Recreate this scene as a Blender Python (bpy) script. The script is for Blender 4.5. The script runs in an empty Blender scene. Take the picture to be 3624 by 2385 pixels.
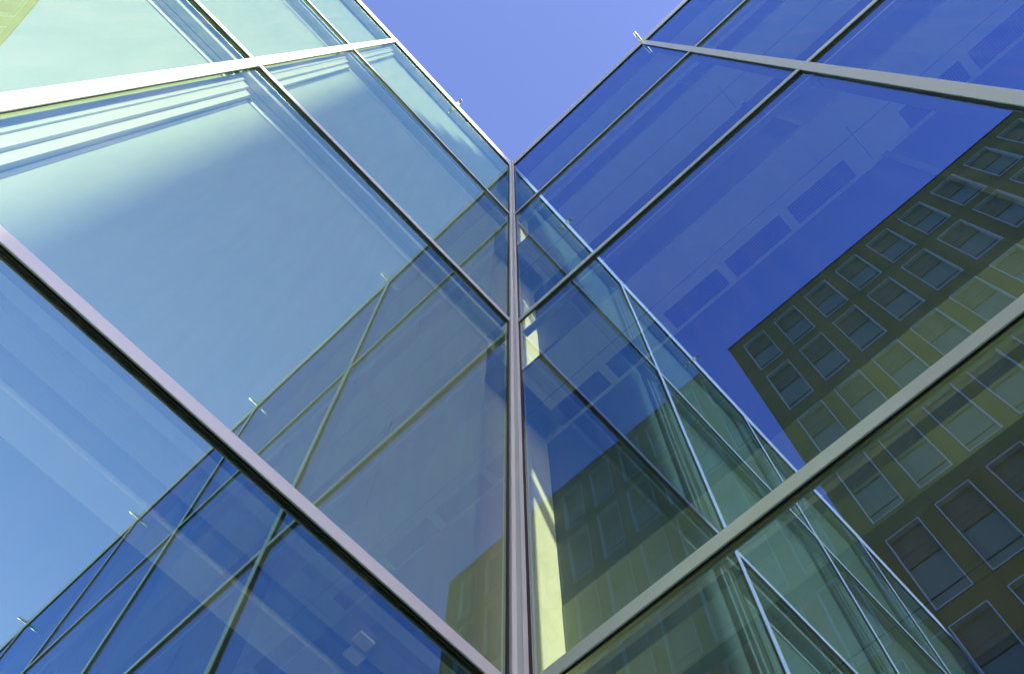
import bpy, bmesh, math, random
from mathutils import Matrix, Vector
random.seed(7)
sc = bpy.context.scene

# ------------------------------------------------------------------ camera, world, sun, exposure
S2 = 2 ** -.5
UL = Vector((-S2, -S2, 0)); UR = Vector((S2, -S2, 0))       # directions along the left wing and the right wing
cd = bpy.data.cameras.new("camera"); cam = bpy.data.objects.new("camera", cd)
sc.collection.objects.link(cam); sc.camera = cam
cd.sensor_width = 36; cd.lens = 33.776; cd.clip_start = .05; cd.clip_end = 5000
M = Matrix(((0.99946754, -0.03007261, -0.01265999, -0.0867454),
            (-0.0325196, -0.94980023, -0.31116232, -1.8355917),
            (-0.002667, 0.31140834, -0.95027245, 1.6),
            (0, 0, 0, 1)))
cam.matrix_world = M

sun_l = (.14, 1.0, .28)                                     # towards the sun: along left wing, along right wing, up
sd = (UL * sun_l[0] + UR * sun_l[1] + Vector((0, 0, sun_l[2]))).normalized()
sun_el = math.asin(sd.z); sun_az = math.atan2(sd.x, sd.y)
w = bpy.data.worlds.new("World"); sc.world = w; w.use_nodes = True
nt = w.node_tree; bg = nt.nodes["Background"]
sky = nt.nodes.new("ShaderNodeTexSky"); sky.sky_type = 'NISHITA'; sky.sun_disc = False
sky.sun_elevation = sun_el; sky.sun_rotation = sun_az
sky.air_density = 1.0; sky.dust_density = 0.9; sky.ozone_density = 2.5
tint = nt.nodes.new("ShaderNodeMix"); tint.data_type = 'RGBA'; tint.blend_type = 'MULTIPLY'
tint.inputs[0].default_value = 1; tint.inputs[7].default_value = (1.07, .87, 1.14, 1)
nt.links.new(sky.outputs[0], tint.inputs[6]); nt.links.new(tint.outputs[2], bg.inputs[0])
bg.inputs[1].default_value = .15
sl = bpy.data.lights.new("sun", 'SUN'); sl.energy = 4.1; sl.angle = math.radians(.5); sl.color = (1, .84, .69)
so = bpy.data.objects.new("sun", sl); sc.collection.objects.link(so)
so.rotation_euler = (-sd).to_track_quat('-Z', 'Y').to_euler()
sc.view_settings.view_transform = 'Standard'; sc.view_settings.look = 'None'
sc.view_settings.exposure = 1.72; sc.view_settings.gamma = 1
sc.cycles.max_bounces = 14; sc.cycles.glossy_bounces = 8; sc.cycles.transparent_max_bounces = 24
sc.cycles.diffuse_bounces = 5; sc.cycles.caustics_reflective = False; sc.cycles.caustics_refractive = False

# ------------------------------------------------------------------ materials
def newmat(name):
    m = bpy.data.materials.new(name); m.use_nodes = True
    return m, m.node_tree, m.node_tree.nodes["Principled BSDF"]

def mat(name, col, rough=.6, metal=0., var=.08, scale=6., spec=.5, bump=0., bscale=80.):
    m, t, p = newmat(name)
    tc = t.nodes.new("ShaderNodeTexCoord"); n = t.nodes.new("ShaderNodeTexNoise")
    n.inputs["Scale"].default_value = scale; n.inputs["Detail"].default_value = 6
    t.links.new(tc.outputs["Object"], n.inputs["Vector"])
    r = t.nodes.new("ShaderNodeValToRGB")
    r.color_ramp.elements[0].position = .3; r.color_ramp.elements[1].position = .7
    r.color_ramp.elements[0].color = tuple(c * (1 - var) for c in col) + (1,)
    r.color_ramp.elements[1].color = tuple(min(1, c * (1 + var)) for c in col) + (1,)
    t.links.new(n.outputs["Fac"], r.inputs[0]); t.links.new(r.outputs[0], p.inputs["Base Color"])
    p.inputs["Roughness"].default_value = rough; p.inputs["Metallic"].default_value = metal
    p.inputs["Specular IOR Level"].default_value = spec
    if bump:
        n2 = t.nodes.new("ShaderNodeTexNoise"); n2.inputs["Scale"].default_value = bscale
        t.links.new(tc.outputs["Object"], n2.inputs["Vector"])
        b = t.nodes.new("ShaderNodeBump"); b.inputs["Strength"].default_value = bump; b.inputs["Distance"].default_value = .01
        t.links.new(n2.outputs["Fac"], b.inputs["Height"]); t.links.new(b.outputs[0], p.inputs["Normal"])
    return m

def glassmat(name, base, pw, gcol, tcol, wave=0., wscale=.8):
    """coated facade glass: mirror share rises towards grazing angles, the rest passes through tinted"""
    m = bpy.data.materials.new(name); m.use_nodes = True; t = m.node_tree
    for n in list(t.nodes): t.nodes.remove(n)
    out = t.nodes.new("ShaderNodeOutputMaterial"); mix = t.nodes.new("ShaderNodeMixShader")
    gl = t.nodes.new("ShaderNodeBsdfGlossy"); tr = t.nodes.new("ShaderNodeBsdfTransparent")
    gl.inputs["Roughness"].default_value = 0.0; gl.inputs["Color"].default_value = gcol + (1,)
    tr.inputs["Color"].default_value = tcol + (1,)
    lw = t.nodes.new("ShaderNodeLayerWeight"); lw.inputs["Blend"].default_value = .5
    po = t.nodes.new("ShaderNodeMath"); po.operation = 'POWER'; po.inputs[1].default_value = pw
    mr = t.nodes.new("ShaderNodeMapRange"); mr.inputs["To Min"].default_value = base; mr.inputs["To Max"].default_value = 1
    t.links.new(lw.outputs["Facing"], po.inputs[0]); t.links.new(po.outputs[0], mr.inputs["Value"])
    t.links.new(mr.outputs[0], mix.inputs[0]); t.links.new(tr.outputs[0], mix.inputs[1]); t.links.new(gl.outputs[0], mix.inputs[2])
    # thin film of dust with faint vertical rain streaks
    df = t.nodes.new("ShaderNodeBsdfDiffuse"); df.inputs["Color"].default_value = (.55, .53, .48, 1)
    c2 = t.nodes.new("ShaderNodeTexCoord"); mp = t.nodes.new("ShaderNodeMapping"); mp.inputs["Scale"].default_value = (9, 9, .7)
    nz = t.nodes.new("ShaderNodeTexNoise"); nz.inputs["Scale"].default_value = 1.6; nz.inputs["Detail"].default_value = 7
    m2 = t.nodes.new("ShaderNodeMapRange"); m2.inputs["From Min"].default_value = .42; m2.inputs["From Max"].default_value = .8
    m2.inputs["To Max"].default_value = .045; mx = t.nodes.new("ShaderNodeMixShader")
    t.links.new(c2.outputs["Object"], mp.inputs[0]); t.links.new(mp.outputs[0], nz.inputs["Vector"])
    t.links.new(nz.outputs["Fac"], m2.inputs["Value"]); t.links.new(m2.outputs[0], mx.inputs[0])
    t.links.new(mix.outputs[0], mx.inputs[1]); t.links.new(df.outputs[0], mx.inputs[2]); t.links.new(mx.outputs[0], out.inputs[0])
    if wave:
        tc = t.nodes.new("ShaderNodeTexCoord"); n = t.nodes.new("ShaderNodeTexNoise")
        n.inputs["Scale"].default_value = wscale; n.inputs["Detail"].default_value = 1
        t.links.new(tc.outputs["Object"], n.inputs["Vector"])
        b = t.nodes.new("ShaderNodeBump"); b.inputs["Strength"].default_value = 1; b.inputs["Distance"].default_value = wave
        t.links.new(n.outputs["Fac"], b.inputs["Height"]); t.links.new(b.outputs[0], gl.inputs["Normal"])
    return m

ALU = mat("brushed_aluminium", (.55, .62, .59), rough=.42, metal=.35, var=.03, scale=3)
ALUD = mat("frame_side_bronze", (.075, .065, .05), rough=.5, metal=.3, var=.1)
BLACK = mat("rubber_gasket", (.006, .006, .006), rough=.6)
STEEL = mat("polished_steel", (.85, .82, .75), rough=.25, metal=1, var=.03)
GLASSL = glassmat("pale_reflection_glass", .42, 12, (.60, 1.0, .93), (.84, .97, .80), wave=.0016, wscale=.7)  # reflection colour lightened for the brighter sky mirrored on this side
GLASS = glassmat("blue_reflection_glass", .40, 12, (.29, .49, .98), (.88, 1.0, .82), wave=.0016, wscale=.7)  # same glass, reflection tinted blue to imitate a darker polarised sky
GLASSIN = glassmat("inner_glass_face", .02, 12, (.8, .9, .85), (.98, 1, .98))
SKIN = mat("dark_inner_panel", (.05, .06, .055), rough=.5, spec=.2)
WHITE = mat("white_painted_metal", (.66, .67, .60), rough=.5, var=.02)
CREAM = mat("cream_plaster", (.84, .82, .74), rough=.85, var=.05, scale=9, bump=.15)
CEIL = mat("ceiling_board", (.80, .85, .79), rough=.8, var=.03, scale=2)
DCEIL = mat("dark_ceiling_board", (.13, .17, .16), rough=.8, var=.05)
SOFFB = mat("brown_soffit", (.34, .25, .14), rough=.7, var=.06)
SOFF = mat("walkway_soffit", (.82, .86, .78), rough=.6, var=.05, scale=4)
SLOT = mat("bracket_plate", (.42, .42, .40), rough=.6, var=.05)
GRILLE = mat("perforated_grille", (.02, .025, .03), rough=.5, metal=.3)
MESHW = mat("grille_wire", (.12, .14, .15), rough=.5, metal=.3)
PALEFL = mat("pale_floor", (.62, .62, .55), rough=.6, var=.06, scale=3)
DARKFL = mat("shade_toned_floor", (.10, .10, .10), rough=.95, var=.2, scale=30)  # dark tone stands in for shade on the first-bay floor
ROOMW = mat("room_wall_paint", (.14, .14, .12), rough=.85, var=.05)
SPAN = mat("pale_spandrel", (.21, .25, .17), rough=.7, var=.03)
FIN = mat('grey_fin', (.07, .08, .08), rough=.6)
PATCHM = mat('warm_patch_tint', (.9, .82, .66), rough=.5)  # warm colour imitating spots of light, no lamp
TRIM = mat('white_ceiling_trim', (.92, .93, .90), rough=.6, var=.02)
JOINT = mat("dark_joint", (.04, .045, .05), rough=.8)
OLIVE = mat("olive_cladding", (.21, .17, .04), spec=.1, rough=.7, var=.10, scale=1.2, bump=.1, bscale=40)
OLJ = mat("cladding_joint", (.06, .045, .025), rough=.8)
OLFR = mat("window_reveal_metal", (.68, .66, .48), rough=.5, metal=.1)
OLBL = mat("olive_blind", (.19, .17, .06), rough=.8, var=.15, scale=8)
OLGL = mat("dark_window_glass", (.24, .28, .15), rough=.35, spec=.15, var=.3, scale=.7)
OLRM = mat("roller_shade", (.16, .17, .14), rough=.9)
PAVE = mat("stone_paving", (.20, .31, .28), rough=.85, var=.12, scale=1.5, bump=.3, bscale=20)
FLASH = mat("roof_membrane", (.35, .34, .33), rough=.8)

# ------------------------------------------------------------------ mesh helpers
class MB:
    def __init__(s): s.bm = bmesh.new(); s.mats = []
    def mi(s, m):
        if m not in s.mats: s.mats.append(m)
        return s.mats.index(m)
    def box(s, x0, x1, y0, y1, z0, z1, m, bev=0, face_mats=None):
        x0, x1 = sorted((x0, x1)); y0, y1 = sorted((y0, y1)); z0, z1 = sorted((z0, z1))
        i = s.mi(m)
        v = [s.bm.verts.new(p) for p in ((x0,y0,z0),(x1,y0,z0),(x1,y1,z0),(x0,y1,z0),(x0,y0,z1),(x1,y0,z1),(x1,y1,z1),(x0,y1,z1))]
        fs = []
        for n, f in (('-z',(3,2,1,0)),('+z',(4,5,6,7)),('-y',(0,1,5,4)),('+x',(1,2,6,5)),('+y',(2,3,7,6)),('-x',(3,0,4,7))):
            q = s.bm.faces.new([v[k] for k in f]); q.material_index = i; fs.append(q)
            if face_mats and n in face_mats: q.material_index = s.mi(face_mats[n])
        if bev:
            es = list({e for q in fs for e in q.edges})
            bmesh.ops.bevel(s.bm, geom=es, offset=bev, segments=1, affect='EDGES')
        return s
    def poly(s, pts, z0, z1, m):
        i = s.mi(m)
        a = [s.bm.verts.new((x, y, z0)) for x, y in pts]; b = [s.bm.verts.new((x, y, z1)) for x, y in pts]
        n = len(pts)
        for f in [list(reversed(a)), b] + [[a[k], a[(k+1) % n], b[(k+1) % n], b[k]] for k in range(n)]:
            q = s.bm.faces.new(f); q.material_index = i
        return s
    def cyl(s, p, q, r, m, n=20):
        i = s.mi(m); p = Vector(p); q = Vector(q); d = (q-p).normalized()
        a = d.orthogonal().normalized(); b = d.cross(a)
        rings = []
        L = (q-p).length
        for tt, rr in ((0, r*.88), (.004/L, r), (1-.004/L, r), (1, r*.88)):
            c = p.lerp(q, tt)
            rings.append([s.bm.verts.new(c + (a*math.cos(k*2*math.pi/n) + b*math.sin(k*2*math.pi/n))*rr) for k in range(n)])
        for u, v in zip(rings, rings[1:]):
            for k in range(n):
                f = s.bm.faces.new((u[k], u[(k+1) % n], v[(k+1) % n], v[k])); f.material_index = i; f.smooth = True
        s.bm.faces.new(list(reversed(rings[0]))).material_index = i; s.bm.faces.new(rings[-1]).material_index = i
        return s
    def build(s, name, parent=None, kind=None, label=None, loc=None):
        bmesh.ops.recalc_face_normals(s.bm, faces=s.bm.faces)
        me = bpy.data.meshes.new(name); s.bm.to_mesh(me); s.bm.free()
        for m in s.mats: me.materials.append(m)
        o = bpy.data.objects.new(name, me); sc.collection.objects.link(o)
        if parent: o.parent = parent
        if loc: o.location = loc
        if kind: o['kind'] = kind
        if label: o['label'] = label
        return o

ROT = math.radians(225)            # local x runs along the left wing, local y along the right wing
def empty(name, label, cat, tl, tr, z=0, group=None):
    o = bpy.data.objects.new(name, None); sc.collection.objects.link(o)
    p = UL * tl + UR * tr; o.location = (p.x, p.y, z); o.rotation_euler = (0, 0, ROT)
    o['label'] = label; o['category'] = cat
    if group: o['group'] = group
    return o

# ------------------------------------------------------------------ levels
ZL = [0.25, 3.869, 7.397, 10.951, 14.401]
ZTOP = 14.73                                       # top of the roof fascia         # centre height of each transom cap
ZC = [None, 3.750, 7.160, 10.670, 14.220]         # underside of each ceiling / walkway
HW = .031                                          # half width of a cap
P0 = .018                                          # cap projection in front of the glass
left_mull = [2.201 + 2.7*k for k in range(4)]
right_mull = [2.317 + 2.7*k for k in range(6)]
LEND, REND = left_mull[-1], right_mull[-1]

# one wing in its own frame: u = along the wing from the corner, v = outwards (+) / into the building (-)
def make_box(mb, left, u0, u1, v0, v1, z0, z1, m, **k):
    if left: mb.box(u0, u1, v0, v1, z0, z1, m, **k)       # left wing: along x, outward +y
    else:    mb.box(v0, v1, u0, u1, z0, z1, m, **k)       # right wing: along y, outward +x
    return mb

def cap_h(left, u0, u1, z):
    mb = MB()
    zt = ZTOP if z == ZL[4] else z+HW
    make_box(mb, left, u0, u1, .011, P0, z-HW, zt, ALU, bev=.0012)
    if z == ZL[4]: make_box(mb, left, u0, u1, -.05, .0105, z+HW, zt-.004, ALUD)
    make_box(mb, left, u0, u1, .005, .0108, z-HW+.013, z+HW-.013, BLACK)
    make_box(mb, left, u0, u1, .0004, .0049, z-HW+.002, z+HW-.002, ALUD)
    return mb
def cap_v(left, u, z0, z1):
    mb = MB()
    make_box(mb, left, u-HW, u+HW, .011, P0+.0008, z0, z1, ALU, bev=.0012)
    make_box(mb, left, u-HW+.011, u+HW-.011, .005, .0108, z0, z1, BLACK)
    make_box(mb, left, u-HW+.002, u+HW-.002, .0004, .0049, z0, z1, ALUD)
    return mb

def facade(root, left, mulls):
    edges = [.056] + mulls
    lvls = [0.0] + ZL[1:]
    for i in range(4):                                     # storeys
        z0, z1 = lvls[i], lvls[i+1]
        for j in range(len(edges)-1):
            u0, u1 = edges[j], edges[j+1]
            g = MB()
            a = u0 + (.002 if j == 0 else 0.004); b = u1 - .004
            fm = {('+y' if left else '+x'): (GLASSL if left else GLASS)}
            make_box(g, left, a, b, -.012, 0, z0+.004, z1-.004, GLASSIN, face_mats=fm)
            o = g.build("glass_pane", root)
            ta, tb_ = random.uniform(-.0004, .0004), random.uniform(-.0003, .0003)      # every unit sits a hair out of true
            for v in o.data.vertices:
                k = 1 if left else 0
                v.co[k] += ta*(v.co[1-k]-(a+b)/2) + tb_*(v.co[2]-(z0+z1)/2)
    for z in ZL[1:]:
        for j in range(len(edges)-1):
            a = edges[j] + (.001 if j == 0 else HW+.0015); b = edges[j+1] - HW - .0015
            cap_h(left, a, b, z).build("transom", root)
    for u in mulls:
        for i in range(4):                                 # cap lengths butt at every transom
            z0 = lvls[i]; z1 = lvls[i+1]
            top = ZTOP + .002 if i == 3 else z1 - .0015
            cap_v(left, u, z0 + (.0015 if i else 0), top).build("mullion", root)

# ------------------------------------------------------------------ left wing
LW = empty("glass_building_wing", "sunlit left glass wing with bright white mullions and pale ceilings behind the panes", "glass facade", 0, 0)
facade(LW, True, left_mull)
# corner post, stepped in plan, one length per storey with a hairline seam
pts = [(0,0), (.052,0), (.052,.021), (.030,.021), (.030,.047), (0,.047)]
lv = [0] + ZL[1:4] + [ZTOP+.004]
cp = MB()
for a, b in zip(lv, lv[1:]): cp.poly(pts, a+(.002 if a else 0), b-.002, ALU)
cp.poly([(.001,.001), (.050,.001), (.050,.019), (.028,.019), (.028,.045), (.001,.045)], .01, ZTOP-.01, BLACK)
cpo = cp.build("corner_post", LW, label="stepped aluminium post where the two glass wings meet")
MB().box(.0525, .060, .0003, .010, 0, ZL[4], BLACK).build("corner_seal", LW)
MB().box(.0003, .008, .0475, .0555, 0, ZL[4], BLACK).build("corner_seal", LW)

def slab(root, left, u0, u1, v0, v1, zc, ztop, m):
    mb = MB(); make_box(mb, left, u0, u1, v0, v1, zc, ztop, m); return mb.build("ceiling", root)

DEEP = 5.5
for i in (1, 2, 3, 4):
    zc = ZC[i]; zt = zc + .34
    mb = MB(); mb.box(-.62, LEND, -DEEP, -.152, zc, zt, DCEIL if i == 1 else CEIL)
    c = mb.build("ceiling", LW)
    jm = MB()                                              # hairline joints between ceiling boards
    for d in ((-2.91,) if i == 1 else (-.51, -1.71, -2.91)): jm.box(-.3, LEND-.05, d-.0025, d+.0025, zc-.0015, zc+.01, JOINT)
    jm.build("board_joint", c)
for i in (0, 1, 2, 3):                                     # room floors; first bay coloured dark in place of shade
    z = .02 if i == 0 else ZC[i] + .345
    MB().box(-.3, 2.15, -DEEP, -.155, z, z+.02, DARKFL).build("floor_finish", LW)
    MB().box(2.152, LEND-.1, -DEEP, -.155, z, z+.02, PALEFL).build("floor_finish", LW)
MB().box(-.7, LEND, -DEEP-.2, -DEEP-.001, 0, ZL[4]-.1, ROOMW).build("back_wall", LW)
MB().box(LEND+.001, LEND+.2, -DEEP-.2, -.02, 0, ZL[4]-.1, ROOMW).build("end_wall", LW)
MB().box(-.7, LEND+.2, -DEEP-.2, -.05, ZC[4]+.341, ZL[4]+.24, FLASH).build("roof", LW)

# stepped inner window frames round every pane of the left wing
def inner_frame(root, left, u0, u1, z0, z1, steps):
    mb = MB()
    for (w, d0, d1, m) in steps:                           # inset from the pane edge, depth range
        (wa, wb) = w
        make_box(mb, left, u1-wb, u1-wa, -d0, -d1, z0, z1, m)
    zh = z1 - .062                                         # head plates in two strips with a shadow gap
    make_box(mb, left, u0, u1-.002, -.015, -.066, zh, zh+.05, HEAD)
    make_box(mb, left, u0, u1-.002, -.070, -.097, zh-.004, zh+.05, HEAD)
    return mb.build("window_frame", root)
HEAD = mat('head_plate', (.64, .66, .60), rough=.6, var=.02)
STEPS_L = [((0, .043), .050, .150, WHITE), ((.0435, .084), .062, .150, WHITE),
           ((.0865, .122), .086, .150, WHITE), ((.1235, .143), .122, .1495, MESHW)]
le = [.03] + left_mull
for i in range(1, 5):
    zb = .05 if i == 1 else ZC[i-1] + .36
    for j in range(len(le)-1):
        inner_frame(LW, True, le[j] + (.02 if j else .0), le[j+1]-.012, zb, ZC[i]+.06, STEPS_L) if i > 1 else None
BLIND = mat("blind_fabric", (.43, .49, .42), rough=.9, var=.015, scale=3)
for i in (2, 3, 4):
    for j in range(len(le)-1):
        a, b = le[j] + (.02 if j else .07), le[j+1] - .02
        o = MB().box(a, b, -.132, -.126, ZC[i-1]+.37, ZC[i]-.001, BLIND).build("roller_blind", LW)
        zs = ZC[i] - 1.19
        MB().box(a, b, -.1265, -.1258, zs-.0009, zs+.0009, SLOT).build("blind_seam", o)
MB().box(.03, LEND, -.30, -.20, ZC[1]-.03, ZC[1]-.001, TRIM).build("ceiling_trim", LW)
MB().box(.03, LEND, -.13, -.06, ZC[1]-.004, ZC[1]+.05, SLOT, face_mats={'+y': FIN}).build("ceiling_trim", LW)  # front face coloured dark to suppress a sunlit stripe
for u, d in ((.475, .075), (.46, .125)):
    MB().box(u, u+.05, -d-.035, -d, ZC[1]-.016, ZC[1]-.0045, PATCHM).build("warm_light_patch", LW)  # pale warm plates painted in place of light patches on the ceiling
# dark edge plates closing the gap between glass and slab
for i in (1, 2, 3, 4):
    z = ZL[i]
    MB().box(.06, LEND, -.049, -.0125, z-.02, z+.03, ALUD).build("slab_edge_plate", LW)

# ------------------------------------------------------------------ right wing
RW = empty("glass_building_wing", "shaded right glass wing of deep blue panes with perforated grilles along its ceilings", "glass facade", 0, 0)
facade(RW, False, right_mull)
CAV = .65
for i in (1, 2, 3, 4):
    zc = ZC[i]
    MB().box(-.052, -.0125, .06, REND, zc+.03, zc+.06, SLOT).build("slab_edge_plate", RW)
    wk = MB().box(-CAV, -.196, -.31, REND, zc, zc+.06, SOFF if i > 1 else SOFFB, face_mats={'+x': FIN}).build("walkway", RW)  # front edge coloured dark so no sunlit streak shows
    jm = MB().box(-.4245, -.4215, -.3, REND, zc-.0015, zc+.01, JOINT)
    for u in right_mull: jm.box(-.62, -.36, u-.072, u-.069, zc-.0016, zc+.009, JOINT)
    # hanger pins
    jm.build("board_joint", wk)
    gs = [-.168 + .470*k for k in range(5)]
    for n, u in enumerate(right_mull[:-1]): gs += [u + .195 + .470*k for k in range(5)]
    for g0 in gs:
        if g0 + .41 > REND or i != 2: continue
        gm = MB(); gm.box(-.624, -.500, g0, g0+.408, zc-.003, zc+.012, GRILLE)
        nx, ny = 8, 26
        for k in range(nx+1):
            x = -.624 + k*.124/nx; gm.box(x-.0016, x+.0016, g0, g0+.408, zc-.0055, zc-.0031, MESHW)
        for k in range(ny+1):
            y = g0 + k*.408/ny; gm.box(-.624, -.500, y-.0016, y+.0016, zc-.0052, zc-.0029, MESHW)
        gm.build("grille", wk)
    if i < 4: MB().box(-DEEP, -CAV-.02, -.30, REND, zc-.02, zc+.32, ROOMW).build("floor_slab", RW)
# inner skin
for i in range(1, 5):
    zb = .03 if i == 1 else ZC[i-1] + .07
    for j, (a, b) in enumerate(zip([-.3395] + right_mull, right_mull)):
        MB().box(-CAV-.010, -CAV-.0005, a+.02, b-.02, zb, ZC[i]-.002, SKIN).build("inner_glazing", RW)
        if i > 1 : MB().box(-CAV-.03, -CAV+.004, a+.0205, b-.0205, zb, ZC[i-1]+1.62, SPAN).build("spandrel", RW)
        MB().box(-CAV-.05, -CAV+.02, b-.019, b+.019, zb, ZC[i]-.001, FIN).build("inner_mullion", RW)
MB().box(-DEEP-.2, -DEEP-.001, -DEEP, REND, 0, ZL[4]-.1, ROOMW).build("back_wall", RW)
MB().box(-DEEP-.2, -.02, REND+.001, REND+.2, 0, ZL[4]-.1, ROOMW).build("end_wall", RW)
MB().box(-DEEP-.2, -.05, -.30, REND+.2, ZC[4]+.062, ZL[4]+.20, FLASH).build("roof", RW)
# mullion fins in the cavity
for u in right_mull:
    for i in range(1, 5):
        zb = .03 if i == 1 else ZC[i-1] + .07
        MB().box(-.12, -.0125, u-.022, u+.022, zb, ZC[i]+.02, FIN).build("fin", RW)
# cream end wall of the cavity, sunlit through the glass; side wall of the left rooms
MB().box(-.668, -.048, -.52, -.320, .03, ZC[4]-.001, CREAM).build("end_wall", RW, label="cream plastered wall closing the cavity beside the corner post")
MB().box(-.30, -.20, -DEEP+.01, -.521, .03, ZC[4]-.001, ROOMW).build("side_wall", LW)

# roof pins
def pin(root, left, u, v1):
    mb = MB()
    a, b = ((u, .017, ZL[4]+.15), (u, v1, ZL[4]+.15)) if left else ((.017, u, ZL[4]+.15), (v1, u, ZL[4]+.15))
    mb.cyl(a, b, .022, STEEL); return mb.build("roof_pin", root)
for u in right_mull: pin(RW, False, u, .172)
pin(LW, True, 1.075, .118)
pin(LW, True, 1.075+2.7, .118)

# ------------------------------------------------------------------ office building across the street
OB = empty("office_building", "tall olive clad office block with rows of upright windows, mirrored in the right glass wing", "building", 12, -.62)
H = 33.75; LEN = 15.1; DP = 9.0
rows = [(33.10, 2.50), (30.03, 2.68), (26.68, 2.66), (23.36, 2.64), (20.0, 2.62), (16.86, 2.62), (13.5, 2.62), (10.2, 2.62), (6.9, 2.6)]
cols = [.48 + 1.305*k for k in range(11)]
WW = .88
wall = MB()
# front wall strips between the windows so the openings are real
xs = 0
zt = H
for (t, h) in rows:
    wall.box(0, .35, 0, LEN, t, zt, OLIVE)
    y = 0
    for c in cols:
        wall.box(0, .35, y, c, t-h, t, OLIVE); y = c + WW
    wall.box(0, .35, y, LEN, t-h, t, OLIVE)
    zt = t - h
wall.box(0, .35, 0, LEN, 0, zt, OLIVE)
wall.box(.351, DP, 0, .35, 0, H, OLIVE); wall.box(.351, DP, LEN-.35, LEN, 0, H, OLIVE); wall.box(DP, DP+.3, 0, LEN, 0, H, OLIVE)
wo = wall.build("wall", OB)
jb = MB()
for (t, h) in rows: jb.box(-.003, .01, 0, LEN, t-h-.012, t-h, OLJ)
for c in cols:
    jb.box(-.003, .01, c-.006, c+.006, 0, H-.1, OLJ)
jb.build("cladding_joint", wo)
MB().box(.351, DP-.001, .351, LEN-.351, H-.4, H-.1, FLASH).build("roof", OB)
MB().box(-.03, .4, -.03, LEN+.03, H+.001, H+.06, OLJ).build("coping", OB)
MB().box(.9, .95, .36, LEN-.36, 1, H-.5, OLRM).build("interior_screen", OB)

protos = {}
def office_window(y, top, h, k):
    key = round(h, 2)
    if key in protos:
        src = protos[key]; o = src.copy(); sc.collection.objects.link(o); o.parent = OB; o.location = (0, y, top-h)
        for ch in list(src.children):
            c2 = ch.copy(); sc.collection.objects.link(c2); c2.parent = o
        return o
    f = MB(); fw = .028
    f.box(-.02, .20, .002, fw, .002, h-.002, OLFR); f.box(-.02, .20, WW-fw, WW-.002, .002, h-.002, OLFR)
    f.box(-.02, .20, fw+.001, WW-fw-.001, h-fw, h-.002, OLFR); f.box(-.02, .20, fw+.001, WW-fw-.001, .002, fw, OLFR)
    f.box(.14, .185, fw+.001, WW-fw-.001, .50, .515, OLJ)
    o = f.build("window", OB, loc=(0, y, top-h)); o.location = (0, y, top-h)
    g = MB().box(.16, .18, fw+.002, WW-fw-.002, fw+.002, h-fw-.002, OLGL); g.build("pane", o)
    b = MB()
    bz = h*.60
    b.box(.122, .140, fw+.002, WW-fw-.002, bz+.402, h-fw-.002, OLBL)
    b.box(.128, .145, fw+.002, WW-fw-.002, bz+.182, bz+.40, OLBL)
    b.box(.13, .150, fw+.002, WW-fw-.002, bz, bz+.18, OLBL)
    b.build("blind", o)
    protos[key] = o
    return o
k = 0
for (t, h) in rows:
    for c in cols:
        office_window(c, t, h, k); k += 1

# ------------------------------------------------------------------ slim tower added out of view to cast the shadow on the left wing
ST = empty("shadow_tower", "slim tower with a stepped top, added out of view to shadow the left wing", "tower", 3.90, 30)
tb = MB(); TH = 13.2 + .28*30
tb.box(0, 2.24, 0, .4, 0, 19.0, ROOMW)
for n in range(8):                                         # top stepped so that the cast shadow edge slopes
    tb.box(0, 2.24 - .28*n, 0.0, .4, 19.0 + .62*n + .0005, 19.0 + .62*(n+1), ROOMW)
tb.build("wall", ST)
for q in range(5): MB().box(.6, 1.4, -.02, .02, 2+3.4*q, 3.6+3.4*q, OLGL).build("window", ST)

# ------------------------------------------------------------------ ground
g = MB(); g.box(-1500, 1500, -1500, 1500, -.3, 0, PAVE)
go = g.build("ground"); go['kind'] = 'structure'; go.rotation_euler = (0, 0, math.radians(45))
